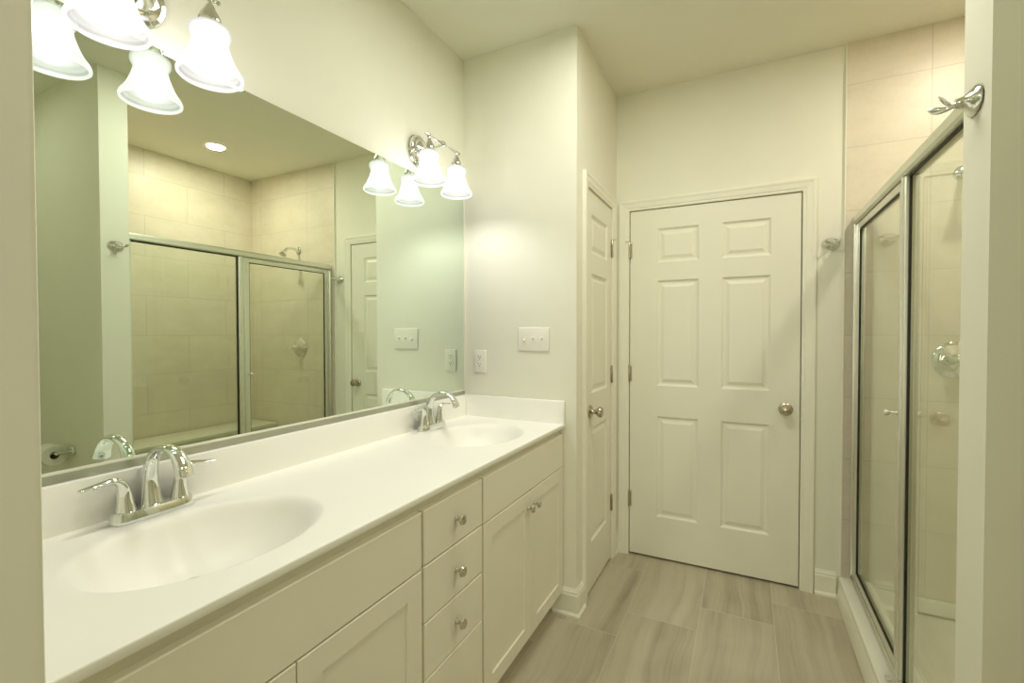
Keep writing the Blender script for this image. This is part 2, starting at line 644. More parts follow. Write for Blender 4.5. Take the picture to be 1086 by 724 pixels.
# ------------------------------------------------------------------ baseboards
BB = [(0.0, 0.0), (0.022, 0.0), (0.022, 0.010), (0.014, 0.020), (0.014, 0.098), (0.011, 0.105), (0.011, 0.112), (0.006, 0.120), (0.004, 0.126), (0.0, 0.126)]


def baseboard(name, path, label=None):
    b = new()
    run_profile(b, path, BB)
    return struct(name, b, M_TRIM, label, smooth=False)


baseboard('baseboard_end', [(0.50, Y1, 0, -1), (W1, Y1, 1, -1), (W1, DC0 - 0.062, 1, 0)], 'white baseboard wrapping the corner beside the vanity')
baseboard('baseboard_far', [(1.636, Y2, 0, -1), (1.7275, Y2, 0, -1)], 'short white baseboard between far door and shower curb')
baseboard('baseboard_closet', [(W1, DC1 + 0.062, 1, 0), (W1, Y2, 1, -1), (DF0 - 0.060, Y2, 0, -1)], 'sliver of baseboard in the corner between the two doors')
baseboard('baseboard_shower_side', [(XS, YT - 0.012, -1, 0), (XS, YW, -1, -1), (XB, YW, 0, -1)], 'baseboard around the stub wall')
baseboard('baseboard_right', [(XB, YN1, -1, 1), (XB, YW, -1, -1)], 'baseboard of the toilet alcove')
baseboard('baseboard_near', [(JX1 + 0.075, YN1, 0, 1), (XB, YN1, -1, 1)], 'baseboard right of the doorway')

# ------------------------------------------------------------------ doors
CAS = [(-0.0, 0.0), (-0.0, 0.008), (0.004, 0.010), (0.012, 0.010), (0.018, 0.013), (0.040, 0.015), (0.048, 0.018), (0.058, 0.018), (0.060, 0.016), (0.060, 0.0)]
SIX = [(0.0, 0.0), (0.004, -0.003), (0.010, -0.009), (0.017, -0.010), (0.024, -0.009), (0.040, -0.003), (0.041, -0.003)]


def knob_mesh(b, origin, axis, s=1.0):
    lathe(b, [(0, 0), (0.032 * s, 0), (0.033 * s, 0.004 * s), (0.028 * s, 0.009 * s), (0.014 * s, 0.012 * s), (0.0115 * s, 0.020 * s), (0.012 * s, 0.032 * s),
              (0.019 * s, 0.037 * s), (0.0265 * s, 0.046 * s), (0.0275 * s, 0.054 * s), (0.023 * s, 0.062 * s), (0.012 * s, 0.066 * s), (0, 0.067 * s)], origin, axis, 32)


def six_panel_door(name, label, f, w0, w1, leafx, cols, knob_u, hinge_u, jamb_fn, n_axis, split, knob_z=0.93):
    """leaf front face flush with the wall; f(u, v, out of wall)"""
    root = bpy.data.objects.new(name, None)
    COL.objects.link(root)
    root.location = f((w0 + w1) / 2, 0, 0)
    root['kind'] = 'structure'
    root['label'] = label
    b = new(); u_casing(b, f, w0, w1, DH, [(d - 0.005 + 0.005, h) for d, h in CAS])
    obj('door_casing', b, M_TRIM, root, smooth=False)
    b = new()
    t = 0.018
    for (a0, a1, c0, c1) in ((w0 - t, w0, 0, DH), (w1, w1 + t, 0, DH), (w0 - t, w1 + t, DH, DH + t)):
        p0, p1 = f(a0, c0, -0.11), f(a1, c1, -0.0005)
        box(b, min(p0.x, p1.x), max(p0.x, p1.x), min(p0.y, p1.y), max(p0.y, p1.y), p0.z, p1.z)
    # stop moulding behind the leaf
    for (a0, a1, c0, c1) in ((w0, w0 + 0.012, 0, DH), (w1 - 0.012, w1, 0, DH), (w0 + 0.012, w1 - 0.012, DH - 0.012, DH)):
        p0, p1 = f(a0, c0, -0.08), f(a1, c1, -0.040)
        box(b, min(p0.x, p1.x), max(p0.x, p1.x), min(p0.y, p1.y), max(p0.y, p1.y), p0.z, p1.z)
    obj('door_jamb', b, M_TRIM, root, smooth=False)
    b = new()
    rows = [(0.252, 0.842), (1.020, 1.632), (1.735, 1.932)]
    panels = [(c0, c1, r0, r1) for c0, c1 in cols for r0, r1 in rows]
    panel_leaf(b, f, leafx[0], leafx[1], 0.012, DH - 0.004, 0.035, panels, SIX)
    leaf = obj('door_leaf', b, M_DOOR, root, smooth=False)
    b = new(); knob_mesh(b, f(knob_u, knob_z, 0), n_axis)
    k = obj('door_knob', b, M_NICKEL, leaf)
    k['label'] = 'round satin nickel knob'
    for hz in (1.815, 1.085, 0.335):
        b = new()
        lathe(b, [(0, -0.048), (0.005, -0.048), (0.0062, -0.045), (0.0062, 0.045), (0.005, 0.048), (0.0035, 0.053), (0, 0.054)], f(hinge_u, hz, 0.006), (0, 0, 1), 14)
        d = 1 if hinge_u < (w0 + w1) / 2 else -1
        p0, p1 = f(hinge_u - 0.001, hz - 0.045, 0.0), f(hinge_u + d * 0.014, hz + 0.045, 0.003)
        box(b, min(p0.x, p1.x), max(p0.x, p1.x), min(p0.y, p1.y), max(p0.y, p1.y), p0.z, p1.z)
        h = obj('hinge', b, M_NICKEL, root)
        if hz > 1.7:
            b = new()
            e = -d
            sweep(b, [f(hinge_u, hz + 0.052, 0.006), f(hinge_u + e * 0.008, hz + 0.055, 0.012), f(hinge_u + e * 0.017, hz + 0.054, 0.018)], [(0.0018, 0.0018)] * 3, (0, 0, 1), 10, k=4)
            lathe(b, [(0, 0), (0.004, 0), (0.004, 0.005), (0, 0.006)], f(hinge_u + e * 0.017, hz + 0.054, 0.018), n_axis, 12)
            obj('door_stop', b, M_LNICKEL, h)
    return root


def f_far(u, v, d):
    return Vector((u, Y2 - d, v))


def f_clo(u, v, d):
    return Vector((W1 + d, u, v))


dr = six_panel_door('door_1', 'wide white six-panel door in the far wall', f_far, DF0, DF1, (DF0 + 0.004, DF1 - 0.004),
                    [(0.853, 1.080), (1.196, 1.432)], 1.503, DF0 + 0.001, None, (0, -1, 0), True)
b = new(); box(b, DF1 - 0.003, DF1 + 0.0015, Y2 - 0.001, Y2 + 0.025, 0.895, 0.955)
obj('strike_plate', b, M_NICKEL, dr, smooth=False)
six_panel_door('door_2', 'narrow white closet door seen at a sharp angle', f_clo, DC0, DC1, (DC0 + 0.004, DC1 - 0.004),
               [(2.290, 2.590)], 2.268, DC1 - 0.001, None, (1, 0, 0), False)

# doorway in front of the camera
root = bpy.data.objects.new('door_3', None); COL.objects.link(root)
root.location = (JX0, YN1, 0); root['kind'] = 'structure'
root['label'] = 'open doorway the photo looks through, its edge at far left'
b = new()
box(b, JX0 - 0.018, JX0, YN0 + 0.0005, YN1 - 0.0005, 0, 2.045)
box(b, JX1, JX1 + 0.018, YN0 + 0.0005, YN1 - 0.0005, 0, 2.045)
box(b, JX0 - 0.018, JX1 + 0.018, YN0 + 0.0005, YN1 - 0.0005, 2.042, 2.06)
obj('door_jamb', b, M_TRIM, root, smooth=False)
b = new(); u_casing(b, lambda u, v, d: Vector((u, YN1 + d, v)), JX0 - 0.005, JX1 + 0.005, 2.047, CAS)
obj('door_casing', b, M_TRIM, root, smooth=False)
b = new(); u_casing(b, lambda u, v, d: Vector((u, YN0 - d, v)), JX0 - 0.005, JX1 + 0.005, 2.047, CAS)
obj('door_casing', b, M_TRIM, root, smooth=False)

# ------------------------------------------------------------------ vanity cabinets
XF, XD = 0.531, 0.551                              # face frame, door fronts
VA, VB, VC, VD = YN1 + 0.012, 0.986, 1.302, Y1 - 0.002


def f_cab(u, v, d):
    return Vector((XD + d, u, v))


def cab_knob(origin, parent):
    b = new()
    lathe(b, [(0, 0), (0.008, 0), (0.008, 0.002), (0.0055, 0.004), (0.005, 0.012), (0.009, 0.017), (0.0155, 0.021), (0.016, 0.024), (0.013, 0.0275), (0.0135, 0.029), (0.006, 0.0305), (0, 0.031)], origin, (1, 0, 0), 24)
    return obj('knob', b, M_LNICKEL, parent)


def carcass(root, y0, y1):
    b = new()
    box(b, XF - 0.019, XF, y0, y1, 0.105, 0.8822)
    box(b, 0.003, XF - 0.0192, y0, y0 + 0.016, 0.105, 0.8822)
    box(b, 0.003, XF - 0.0192, y1 - 0.016, y1, 0.105, 0.8822)
    box(b, 0.003, XF - 0.0192, y0 + 0.0162, y1 - 0.0162, 0.105, 0.121)
    box(b, 0.003, 0.009, y0 + 0.0162, y1 - 0.0162, 0.122, 0.8822)
    box(b, 0.003, XF - 0.075, y0, y1, 0.0, 0.105)
    return obj('cabinet_body', b, M_CAB, root, smooth=False)


SHAKER = [(0.0, 0.0), (0.001, -0.006), (0.0015, -0.006)]


def shaker_door(root, y0, y1, z0, z1, knob):
    b = new()
    panel_leaf(b, f_cab, y0, y1, z0, z1, 0.019, [(y0 + 0.057, y1 - 0.057, z0 + 0.057, z1 - 0.057)], SHAKER, 0.002)
    d = obj('cabinet_door', b, M_CAB, root, smooth=False)
    cab_knob(f_cab(knob[0], knob[1], 0), d)
    return d


def slab_front(root, name, y0, y1, z0, z1, knob=True):
    b = new()
    panel_leaf(b, f_cab, y0, y1, z0, z1, 0.019, [], SHAKER, 0.0025)
    d = obj(name, b, M_CAB, root, smooth=False)
    if knob:
        cab_knob(f_cab((y0 + y1) / 2, (z0 + z1) / 2, 0), d)
    return d


ZT, ZM, ZB = 0.853, 0.701, 0.108
g = 'vanity cabinets'
c1 = thing('sink_base_cabinet', 'cream vanity cabinet under the near sink, left of the drawers', 'cabinet', (0.27, (VA + VB) / 2, 0), g)
carcass(c1, VA, VB)
slab_front(c1, 'false_drawer_front', VA + 0.004, VB - 0.005, ZM, ZT, False)
sp = 0.597
shaker_door(c1, VA + 0.004, sp - 0.0015, ZB, ZM - 0.0035, (sp - 0.032, 0.60))
shaker_door(c1, sp + 0.0015, VB - 0.005, ZB, ZM - 0.0035, (sp + 0.032, 0.60))
c2 = thing('drawer_base_cabinet', 'cream vanity cabinet of four stacked drawers between the sinks', 'cabinet', (0.27, (VB + VC) / 2, 0), g)
carcass(c2, VB + 0.0002, VC - 0.0002)
zs = [ZT, 0.701, 0.545, 0.389, ZB]
for i in range(4):
    slab_front(c2, 'drawer', VB + 0.005, VC - 0.005, zs[i + 1] + (0.0035 if i < 3 else 0), zs[i])
c3 = thing('sink_base_cabinet', 'cream vanity cabinet under the far sink, right of the drawers', 'cabinet', (0.27, (VC + VD) / 2, 0), g)
carcass(c3, VC, VD)
slab_front(c3, 'false_drawer_front', VC + 0.005, VD - 0.008, ZM, ZT, False)
sp = 1.682
shaker_door(c3, VC + 0.005, sp - 0.0015, ZB, ZM - 0.0035, (sp - 0.030, 0.637))
shaker_door(c3, sp + 0.0015, VD - 0.008, ZB, ZM - 0.0035, (sp + 0.030, 0.637))

# ------------------------------------------------------------------ vanity top with two moulded bowls
ZC, XC = 0.902, 0.560
SINKS = [(0.297, 0.590), (0.300, 1.682)]
AX, AY, BD, OFF = 0.178, 0.226, 0.128, -0.068


def top_z(x, y):
    z = 0.0
    for sx, sy in SINKS:
        r = math.hypot((x - sx) / AX, (y - sy) / AY)
        if r < 1:                                  # the deepest point sits back towards the faucet
            for _ in range(12):
                r = 0.5 * r + 0.5 * math.hypot((x - sx - (1 - r) * OFF) / AX, (y - sy) / AY)
        if r < 1.09:
            q = max(0.0, 1 - r)
            bowl = -BD * (1 - (1 - q) ** 2.8) ** 0.9 if q > 0 else 0.0
            # soften the rim
            e = 0.09
            if r > 1 - e:
                tt = (1 + e - r) / (2 * e)
                r0 = 1 - e
                q0 = e
                z0 = -BD * (1 - (1 - q0) ** 2.8) ** 0.9
                bowl = z0 * tt * tt
            z = min(z, bowl)
    return z


root = thing('vanity_countertop', 'long white one-piece vanity top with two oval sinks', 'countertop', (0.28, (VA + Y1) / 2, 0.8822))
b = new()
y0, y1 = YN1 + 0.001, Y1 - 0.0015
nx, ny = 112, 366
xs = [0.0015 + (XC - 0.0035 - 0.0015) * i / nx for i in range(nx + 1)]
ys = [y0 + (y1 - y0) * j / ny for j in range(ny + 1)]
R = 0.0035
extra = [(XC - R + R * math.sin(a), -R + R * math.cos(a)) for a in [PI / 2 * k / 5 for k in range(1, 6)]] + [(XC, -0.016), (XC - 0.002, -0.0190), (XC - 0.028, -0.0192)]
G = []
for x in xs:
    G.append([b.verts.new((x, y, ZC + top_z(x, y))) for y in ys])
for x, dz in extra:
    G.append([b.verts.new((x, y, ZC + dz)) for y in ys])
for A, B in zip(G, G[1:]):
    for j in range(ny):
        b.faces.new((A[j], A[j + 1], B[j + 1], B[j]))
obj('basin_top', b, M_TOP, root, angle=60)
b = new(); box(b, 0.0015, 0.0215, y0, y1, ZC - 0.002, 1.009, 0.003, 3)
obj('backsplash', b, M_TOP, root)
b = new(); box(b, 0.0216, XC - 0.001, y1 - 0.0195, y1, ZC - 0.002, 1.009, 0.003, 3)
obj('side_splash', b, M_TOP, root)
for sx, sy in SINKS:
    b = new()
    zz = ZC - BD
    lathe(b, [(0, 0.004), (0.0155, 0.004), (0.016, 0.001), (0.0205, 0.001), (0.0215, 0.0035), (0.0245, 0.0035), (0.0255, 0.0012), (0.0255, -0.004)], (sx + OFF, sy, zz + 0.0012), (0, 0, 1), 28)
    obj('drain', b, M_CHROME, root)


# ------------------------------------------------------------------ faucets
def make_faucet(loc):
    r = thing('sink_faucet', 'chrome two-handle faucet at the near sink, by the left edge', 'faucet', (0, 0, 0), 'sink faucets')
    b = new()                                      # base plate, a tapered rounded block
    n = 40
    rings = []
    for (hx, hy, z) in ((0.030, 0.085, 0.0), (0.030, 0.085, 0.004), (0.0265, 0.0815, 0.020), (0.0245, 0.0795, 0.0245), (0.018, 0.073, 0.0255)):
        ring = []
        for i in range(n):
            a = 2 * PI * i / n
            ca, sa = math.cos(a), math.sin(a)
            e = 0.55
            ring.append(b.verts.new((hx * math.copysign(abs(ca) ** e, ca), hy * math.copysign(abs(sa) ** e * 1.0, sa), z)))
        rings.append(ring)
    for A, B in zip(rings, rings[1:]):
        for i in range(n):
            j = (i + 1) % n
            b.faces.new((A[i], A[j], B[j], B[i]))
    b.faces.new(rings[-1]); b.faces.new(rings[0][::-1])
    obj('base_plate', b, M_CHROME, r)
    b = new()                                      # arched spout
    sweep(b, [(-0.006, 0, 0.018), (-0.012, 0, 0.060), (-0.010, 0, 0.105), (0.006, 0, 0.139), (0.044, 0, 0.160), (0.090, 0, 0.157), (0.119, 0, 0.131), (0.131, 0, 0.104)],
          [(0.0245, 0.019), (0.019, 0.015), (0.0155, 0.0125), (0.0140, 0.0105), (0.0140, 0.0085), (0.0155, 0.0085), (0.0180, 0.0100), (0.0195, 0.0115)], (0, 1, 0), 28)
    sp_ = obj('spout', b, M_CHROME, r, angle=50)
    b = new()
    lathe(b, [(0, 0), (0.009, 0), (0.009, 0.0015), (0, 0.0015)], (0.1304, 0, 0.1030), (0.5, 0, -0.85), 20, 1.0, 0.75)
    obj('aerator', b, M_LNICKEL, sp_)
    b = new()                                      # pop-up rod behind the spout
    lathe(b, [(0, 0), (0.002, 0), (0.002, 0.085), (0.0045, 0.089), (0.0045, 0.096), (0, 0.099)], (-0.029, 0, 0.018), (0, 0, 1), 12)
    obj('lift_rod', b, M_CHROME, r)
    for s in (-1, 1):
        b = new()
        sweep(b, [(0, s * 0.055, 0.016), (0, s * 0.056, 0.040), (0, s * 0.0575, 0.066), (0, s * 0.0625, 0.086), (0, s * 0.076, 0.0965), (0, s * 0.096, 0.0965), (0.001, s * 0.118, 0.0935), (0.002, s * 0.139, 0.0925)],
              [(0.0215, 0.0215), (0.0165, 0.0165), (0.0135, 0.0135), (0.0125, 0.0105), (0.0110, 0.0080), (0.0105, 0.0058), (0.0115, 0.0052), (0.0070, 0.0030)], (1, 0, 0), 24)
        obj('handle', b, M_CHROME, r, angle=50)
    r.location = loc
    return r


fa = make_faucet((0.064, 0.592, ZC + 0.0005))
fb = dup(fa)
fb.location = (0.064, 1.684, ZC + 0.0005)
fb['label'] = 'chrome two-handle faucet at the far sink, next to the end wall'

# ------------------------------------------------------------------ mirror
root = thing('wall_mirror', 'wide frameless mirror resting in a bright channel above the vanity', 'mirror', (0.003, 1.13, 1.0095))
b = new(); box(b, 0.0008, 0.0060, YN1 + 0.01, 2.041, 1.030, 2.036, 0.0008, 1)
obj('mirror_glass', b, M_MIRROR, root, smooth=False)
b = new()
box(b, 0.0008, 0.0095, YN1 + 0.01, 2.041, 1.0095, 1.0290, 0.0006, 1)
obj('mirror_channel', b, M_CHANNEL, root, smooth=False)
b = new(); box(b, 0.0062, 0.0112, YN1 + 0.01, 2.041, 1.0285, 1.0345, 0.001, 2)
obj('channel_lip', b, M_TRIM, root)


# ------------------------------------------------------------------ vanity lights
def make_vanity_light():
    r = thing('vanity_light', 'two-shade chrome vanity light above the near sink, cropped by the top edge', 'wall light', (0, 0, 0), 'vanity lights')
    # origin: wall plate centre; +x out of the wall
    b = new()
    lathe(b, [(0, 0.0), (0.072, 0.0), (0.073, 0.006), (0.068, 0.012), (0.060, 0.013), (0.058, 0.018), (0.050, 0.022), (0.040, 0.023), (0.036, 0.028), (0.022, 0.034), (0.014, 0.042), (0.0, 0.044)], (0, 0, 0), (1, 0, 0), 48)
    obj('wall_plate', b, M_CHROME, r)
    b = new()
    sweep(b, [(0.035, 0, 0), (0.06, 0, -0.004), (0.09, 0, 0.002), (0.1375, 0, 0.008)], [(0.006, 0.006), (0.0055, 0.0055), (0.0055, 0.0055), (0.006, 0.006)], (0, 1, 0), 14)
    obj('support_arm', b, M_CHROME, r)
    b = new()
    lathe(b, [(0, -0.128), (0.004, -0.127), (0.0075, -0.121), (0.004, -0.115), (0.007, -0.111), (0.009, -0.104), (0.007, -0.097), (0.0052, -0.092), (0.0052, -0.02), (0.009, -0.014), (0.0125, -0.006), (0.0125, 0.006), (0.009, 0.014),
              (0.0052, 0.02), (0.0052, 0.092), (0.007, 0.097), (0.009, 0.104), (0.007, 0.111), (0.004, 0.115), (0.0075, 0.121), (0.004, 0.127), (0, 0.128)], (0.1395, 0, 0.008), (0, 1, 0), 20)
    obj('crossbar', b, M_CHROME, r)
    for s in (-1, 1):
        y = s * 0.101
        b = new()
        lathe(b, [(0, 0.002), (0.006, 0.0), (0.006, -0.012), (0.010, -0.018), (0.014, -0.026), (0.020, -0.036), (0.0255, -0.050), (0.0265, -0.060), (0.0245, -0.063), (0.0, -0.063)], (0.1395, y, 0.006), (0, 0, 1), 28)
        sk = obj('lamp_socket', b, M_CHROME, r)
        b = new()                                  # bell shade: outer then inner skin, open below
        zb = -0.058
        zk = 0.812
        outer = [(0.024, 0.0), (0.036, -0.002), (0.0435, -0.010), (0.0460, -0.020), (0.0445, -0.032), (0.0395, -0.043), (0.0385, -0.050), (0.0410, -0.064), (0.0460, -0.084), (0.0530, -0.106), (0.0610, -0.124), (0.0680, -0.136), (0.0712, -0.146), (0.0708, -0.153), (0.0675, -0.157)]
        inner = [(0.0640, -0.154), (0.0650, -0.147), (0.0600, -0.138), (0.0565, -0.126), (0.0490, -0.106), (0.0420, -0.084), (0.0370, -0.064), (0.0340, -0.050), (0.0355, -0.040), (0.0400, -0.030), (0.0410, -0.020), (0.0385, -0.012), (0.024, -0.006)]
        outer = [(r_, h_ * zk) for r_, h_ in outer]
        inner = [(r_, h_ * zk) for r_, h_ in inner]
        lathe(b, outer, (0.1395, y, zb), (0, 0, 1), 48)
        nf = len(b.faces)
        lathe(b, [outer[-1]] + inner + [outer[0]], (0.1395, y, zb), (0, 0, 1), 48)
        b.faces.ensure_lookup_table()
        for fc in b.faces[nf:]:
            fc.material_index = 1
        sh = obj('lamp_shade', b, M_SHADE, r, angle=70)
        sh.data.materials.append(M_SHADE_IN)
        b = new()
        lathe(b, [(0, -0.070), (0.010, -0.068), (0.018, -0.061), (0.021, -0.053), (0.018, -0.043), (0.013, -0.034), (0.011, -0.026), (0.011, -0.010), (0, -0.010)], (0.1395, y, zb), (0, 0, 1), 24)
        obj('light_bulb', b, M_BULB, sk)
    return r


def lamp_lights(cx, cy, cz):
    for s in (-1, 1):
        l = bpy.data.lights.new('bulb_light', 'POINT')
        l.shadow_soft_size = 0.020
        l.energy = BULB_W
        l.color = LAMP_COL
        o = bpy.data.objects.new('bulb_light', l)
        COL.objects.link(o)
        o.location = (cx + 0.1395, cy + s * 0.101, cz - 0.058 - 0.094)


LA, LB = (0.0005, 0.591, 2.137), (0.0005, 1.672, 2.137)
va = make_vanity_light(); va.location = LA
vb = dup(va); vb.location = LB
vb['label'] = 'two-shade chrome vanity light above the far sink, in full view'
lamp_lights(*LA)
lamp_lights(*LB)

# ------------------------------------------------------------------ switch and outlet on the end wall
YP = Y1 - 0.0005
root = thing('light_switch', 'white three-toggle switch plate on the wall beyond the far sink', 'light switch', (0.397, YP, 1.237))
b = new(); box(b, 0.3145, 0.4795, YP - 0.006, YP, 1.2405, 1.3555, 0.0035, 3)
obj('switch_plate', b, M_PLASTIC, root)
for i, xx in enumerate((0.351, 0.397, 0.443)):
    b = new()
    box(b, xx - 0.006, xx + 0.006, YP - 0.0075, YP - 0.004, 1.286, 1.310, 0.0008, 1)
    t = bmesh.new(); bmesh.ops.create_cube(t, size=1.0)
    bmesh.ops.scale(t, vec=(0.0085, 0.018, 0.008), verts=t.verts)
    bmesh.ops.bevel(t, geom=t.edges[:], offset=0.0015, segments=2, affect='EDGES')
    ang = 0.55 if i == 0 else -0.55
    merge(b, t, Matrix.Translation((xx, YP - 0.011, 1.298 - math.copysign(0.004, ang))) @ Matrix.Rotation(ang, 4, 'X'))
    obj('toggle', b, M_PLASTIC, root)
    for zz in (1.268, 1.328):
        b = new(); lathe(b, [(0, 0), (0.003, 0), (0.0026, 0.001), (0, 0.0014)], (xx, YP - 0.006, zz), (0, -1, 0), 12)
        obj('screw', b, M_PLASTIC, root)
root = thing('electrical_outlet', 'white duplex outlet near the mirror edge above the backsplash', 'outlet', (0.0965, YP, 1.126))
b = new(); box(b, 0.0615, 0.1315, YP - 0.0055, YP, 1.1265, 1.2415, 0.003, 3)
obj('outlet_plate', b, M_PLASTIC, root)
for zz in (1.1645, 1.2035):
    b = new()
    lathe(b, [(0, 0.0), (0.0168, 0.0), (0.0165, 0.0018), (0, 0.002)], (0.0965, YP - 0.0055, zz), (0, -1, 0), 28, 1.0, 0.85)
    rc = obj('receptacle', b, M_PLASTIC, root)
    b = new()
    box(b, 0.0890, 0.0910, YP - 0.0080, YP - 0.0060, zz + 0.001, zz + 0.0100)
    box(b, 0.1020, 0.1040, YP - 0.0080, YP - 0.0060, zz + 0.001, zz + 0.0085)
    lathe(b, [(0, 0), (0.0027, 0), (0, 0.0005)], (0.0965, YP - 0.0075, zz - 0.0065), (0, -1, 0), 12)
    obj('socket_slots', b, M_SLOT, rc)


# ------------------------------------------------------------------ robe hooks
def robe_hook(label, loc, rot):
    r = thing('robe_hook', label, 'hook', (0, 0, 0), 'robe hooks')
    # local: +x out of the wall
    b = new()
    lathe(b, [(0, 0), (0.0265, 0), (0.0285, 0.0025), (0.0270, 0.006), (0.0200, 0.011), (0.0130, 0.018), (0.0095, 0.026), (0.0085, 0.032), (0, 0.034)], (0, 0, 0), (1, 0, 0), 32, 1.05, 1.32)
    obj('flange', b, M_CHROME, r)
    for s in (-1, 1):
        b = new()
        sweep(b, [(0.026, 0, 0), (0.034, s * 0.004, -0.003), (0.044, s * 0.012, -0.004), (0.054, s * 0.021, -0.001), (0.062, s * 0.028, 0.004), (0.067, s * 0.032, 0.008)],
              [(0.006, 0.006), (0.0045, 0.0040), (0.0055, 0.0035), (0.0075, 0.0036), (0.0060, 0.0030), (0.0015, 0.001)], (0, s * -0.5, 0.87), 16)
        obj('prong', b, M_CHROME, r)
    r.location = loc
    r.rotation_euler = rot
    return r


robe_hook('chrome double robe hook on the stub wall at the right, seen close up', (XS - 0.0005, 1.277, 1.800), (0, 0, PI))
robe_hook('chrome double robe hook on the far wall between door and shower', (1.692, Y2 - 0.0005, 1.772), (0, 0, -PI / 2))

# ------------------------------------------------------------------ shower base, bench, enclosure
ZCURB = 0.112
root = thing('shower_pan', 'white moulded shower pan with a raised curb along the floor', 'shower base', (2.27, 2.07, 0))
b = new()                                          # curb with a rounded lip, extruded along y
prof = [(1.7275, 0.0), (1.7275, 0.010), (1.7400, 0.078), (1.7430, 0.084), (1.7385, 0.090), (1.7370, 0.098), (1.7400, 0.107), (1.7480, ZCURB), (1.862, ZCURB), (1.872, 0.108), (1.880, 0.098), (1.892, 0.030), (1.91, 0.018), (1.91, 0.0)]
L = [[b.verts.new((x, y, z)) for x, z in prof] for y in (YT + 0.0005, Y2 - 0.0105)]
for i in range(len(prof)):
    j = (i + 1) % len(prof)
    b.faces.new((L[0][i], L[0][j], L[1][j], L[1][i]))
b.faces.new(L[0]); b.faces.new(L[1][::-1])
obj('curb', b, M_PAN, root, angle=35)
b = new()
ya, yb2, xb2 = YT + 0.0005, Y2 - 0.0105, XB - 0.0105
box(b, 1.9102, xb2, ya, yb2, 0.0, 0.016)
box(b, 1.8805, xb2 - 0.019, yb2 - 0.018, yb2, 0.016, 0.088, 0.004, 2)
box(b, 1.8805, xb2 - 0.019, ya, ya + 0.018, 0.016, 0.088, 0.004, 2)
box(b, xb2 - 0.018, xb2, ya, yb2, 0.016, 0.088, 0.004, 2)
obj('pan', b, M_PAN, root)
b = new(); lathe(b, [(0, 0.003), (0.035, 0.003), (0.055, 0.0015), (0.056, 0)], (2.2, 2.07, 0.0162), (0, 0, 1), 32)
obj('drain', b, M_CHROME, root)

root = thing('shower_bench', 'white shower seat along the back wall, seen only in the mirror', 'shower seat', (2.62, 2.07, 0.0165))
b = new(); box(b, 2.455, xb2 - 0.0185, ya + 0.0187, yb2 - 0.0187, 0.5, 0.530, 0.006, 3)
obj('seat_slab', b, M_SEAT, root)
b = new(); box(b, 2.480, xb2 - 0.0185, ya + 0.0187, yb2 - 0.0187, 0.0165, 0.4995)
obj('seat_front', b, M_TILE_BACK, root, smooth=False)

XG = 1.803                                         # glass plane
root = thing('shower_enclosure', 'bright aluminium framed glass shower enclosure with hinged door on the right of the room', 'shower enclosure', (XG, 2.07, ZCURB))
b = new()                                          # header
prof = [(1.772, 1.862), (1.772, 1.886), (1.778, 1.896), (1.828, 1.896), (1.834, 1.886), (1.834, 1.862), (1.826, 1.856), (1.780, 1.856)]
L = [[b.verts.new((x, y, z)) for x, z in prof] for y in (YT + 0.001, Y2 - 0.0110)]
for i in range(len(prof)):
    j = (i + 1) % len(prof)
    b.faces.new((L[0][i], L[0][j], L[1][j], L[1][i]))
b.faces.new(L[0]); b.faces.new(L[1][::-1])
obj('header_track', b, M_ALU, root, angle=20)
b = new()
box(b, 1.776, 1.830, YT + 0.001, Y2 - 0.0110, ZCURB + 0.0003, ZCURB + 0.010, 0.002, 2)
box(b, 1.782, 1.794, YT + 0.001, Y2 - 0.0110, ZCURB + 0.010, ZCURB + 0.024, 0.002, 2)
box(b, 1.812, 1.824, YT + 0.001, Y2 - 0.0110, ZCURB + 0.010, ZCURB + 0.024, 0.002, 2)
obj('bottom_track', b, M_ALU, root)
b = new()
box(b, 1.784, 1.822, Y2 - 0.036, Y2 - 0.0110, ZCURB + 0.0245, 1.8555, 0.003, 2)
box(b, 1.774, 1.786, Y2 - 0.024, Y2 - 0.0110, ZCURB + 0.0245, 1.8555, 0.002, 2)
obj('wall_jamb', b, M_ALU, root)
b = new(); box(b, 1.786, 1.820, YT + 0.001, YT + 0.025, ZCURB + 0.0245, 1.8555, 0.003, 2)
obj('wall_jamb', b, M_ALU, root)
b = new()
box(b, 1.782, 1.824, 1.992, 2.026, ZCURB + 0.0245, 1.8555, 0.004, 3)
box(b, 1.776, 1.784, 2.000, 2.018, ZCURB + 0.0245, 1.8555, 0.002, 2)
obj('mullion_post', b, M_ALU, root)
b = new(); box(b, XG - 0.003, XG + 0.003, YT + 0.0253, 1.9915, ZCURB + 0.0245, 1.855)
obj('fixed_glass_panel', b, M_GLASS, root, smooth=False)
b = new()
box(b, 1.7925, 1.7995, 1.9835, 1.9917, ZCURB + 0.0245, 1.8555)
box(b, 1.7925, 1.7995, YT + 0.0253, 1.9835, 1.8485, 1.8558)
gk = obj('gasket', b, M_BLACK, root, smooth=False)
gk['label'] = 'black rubber seal'
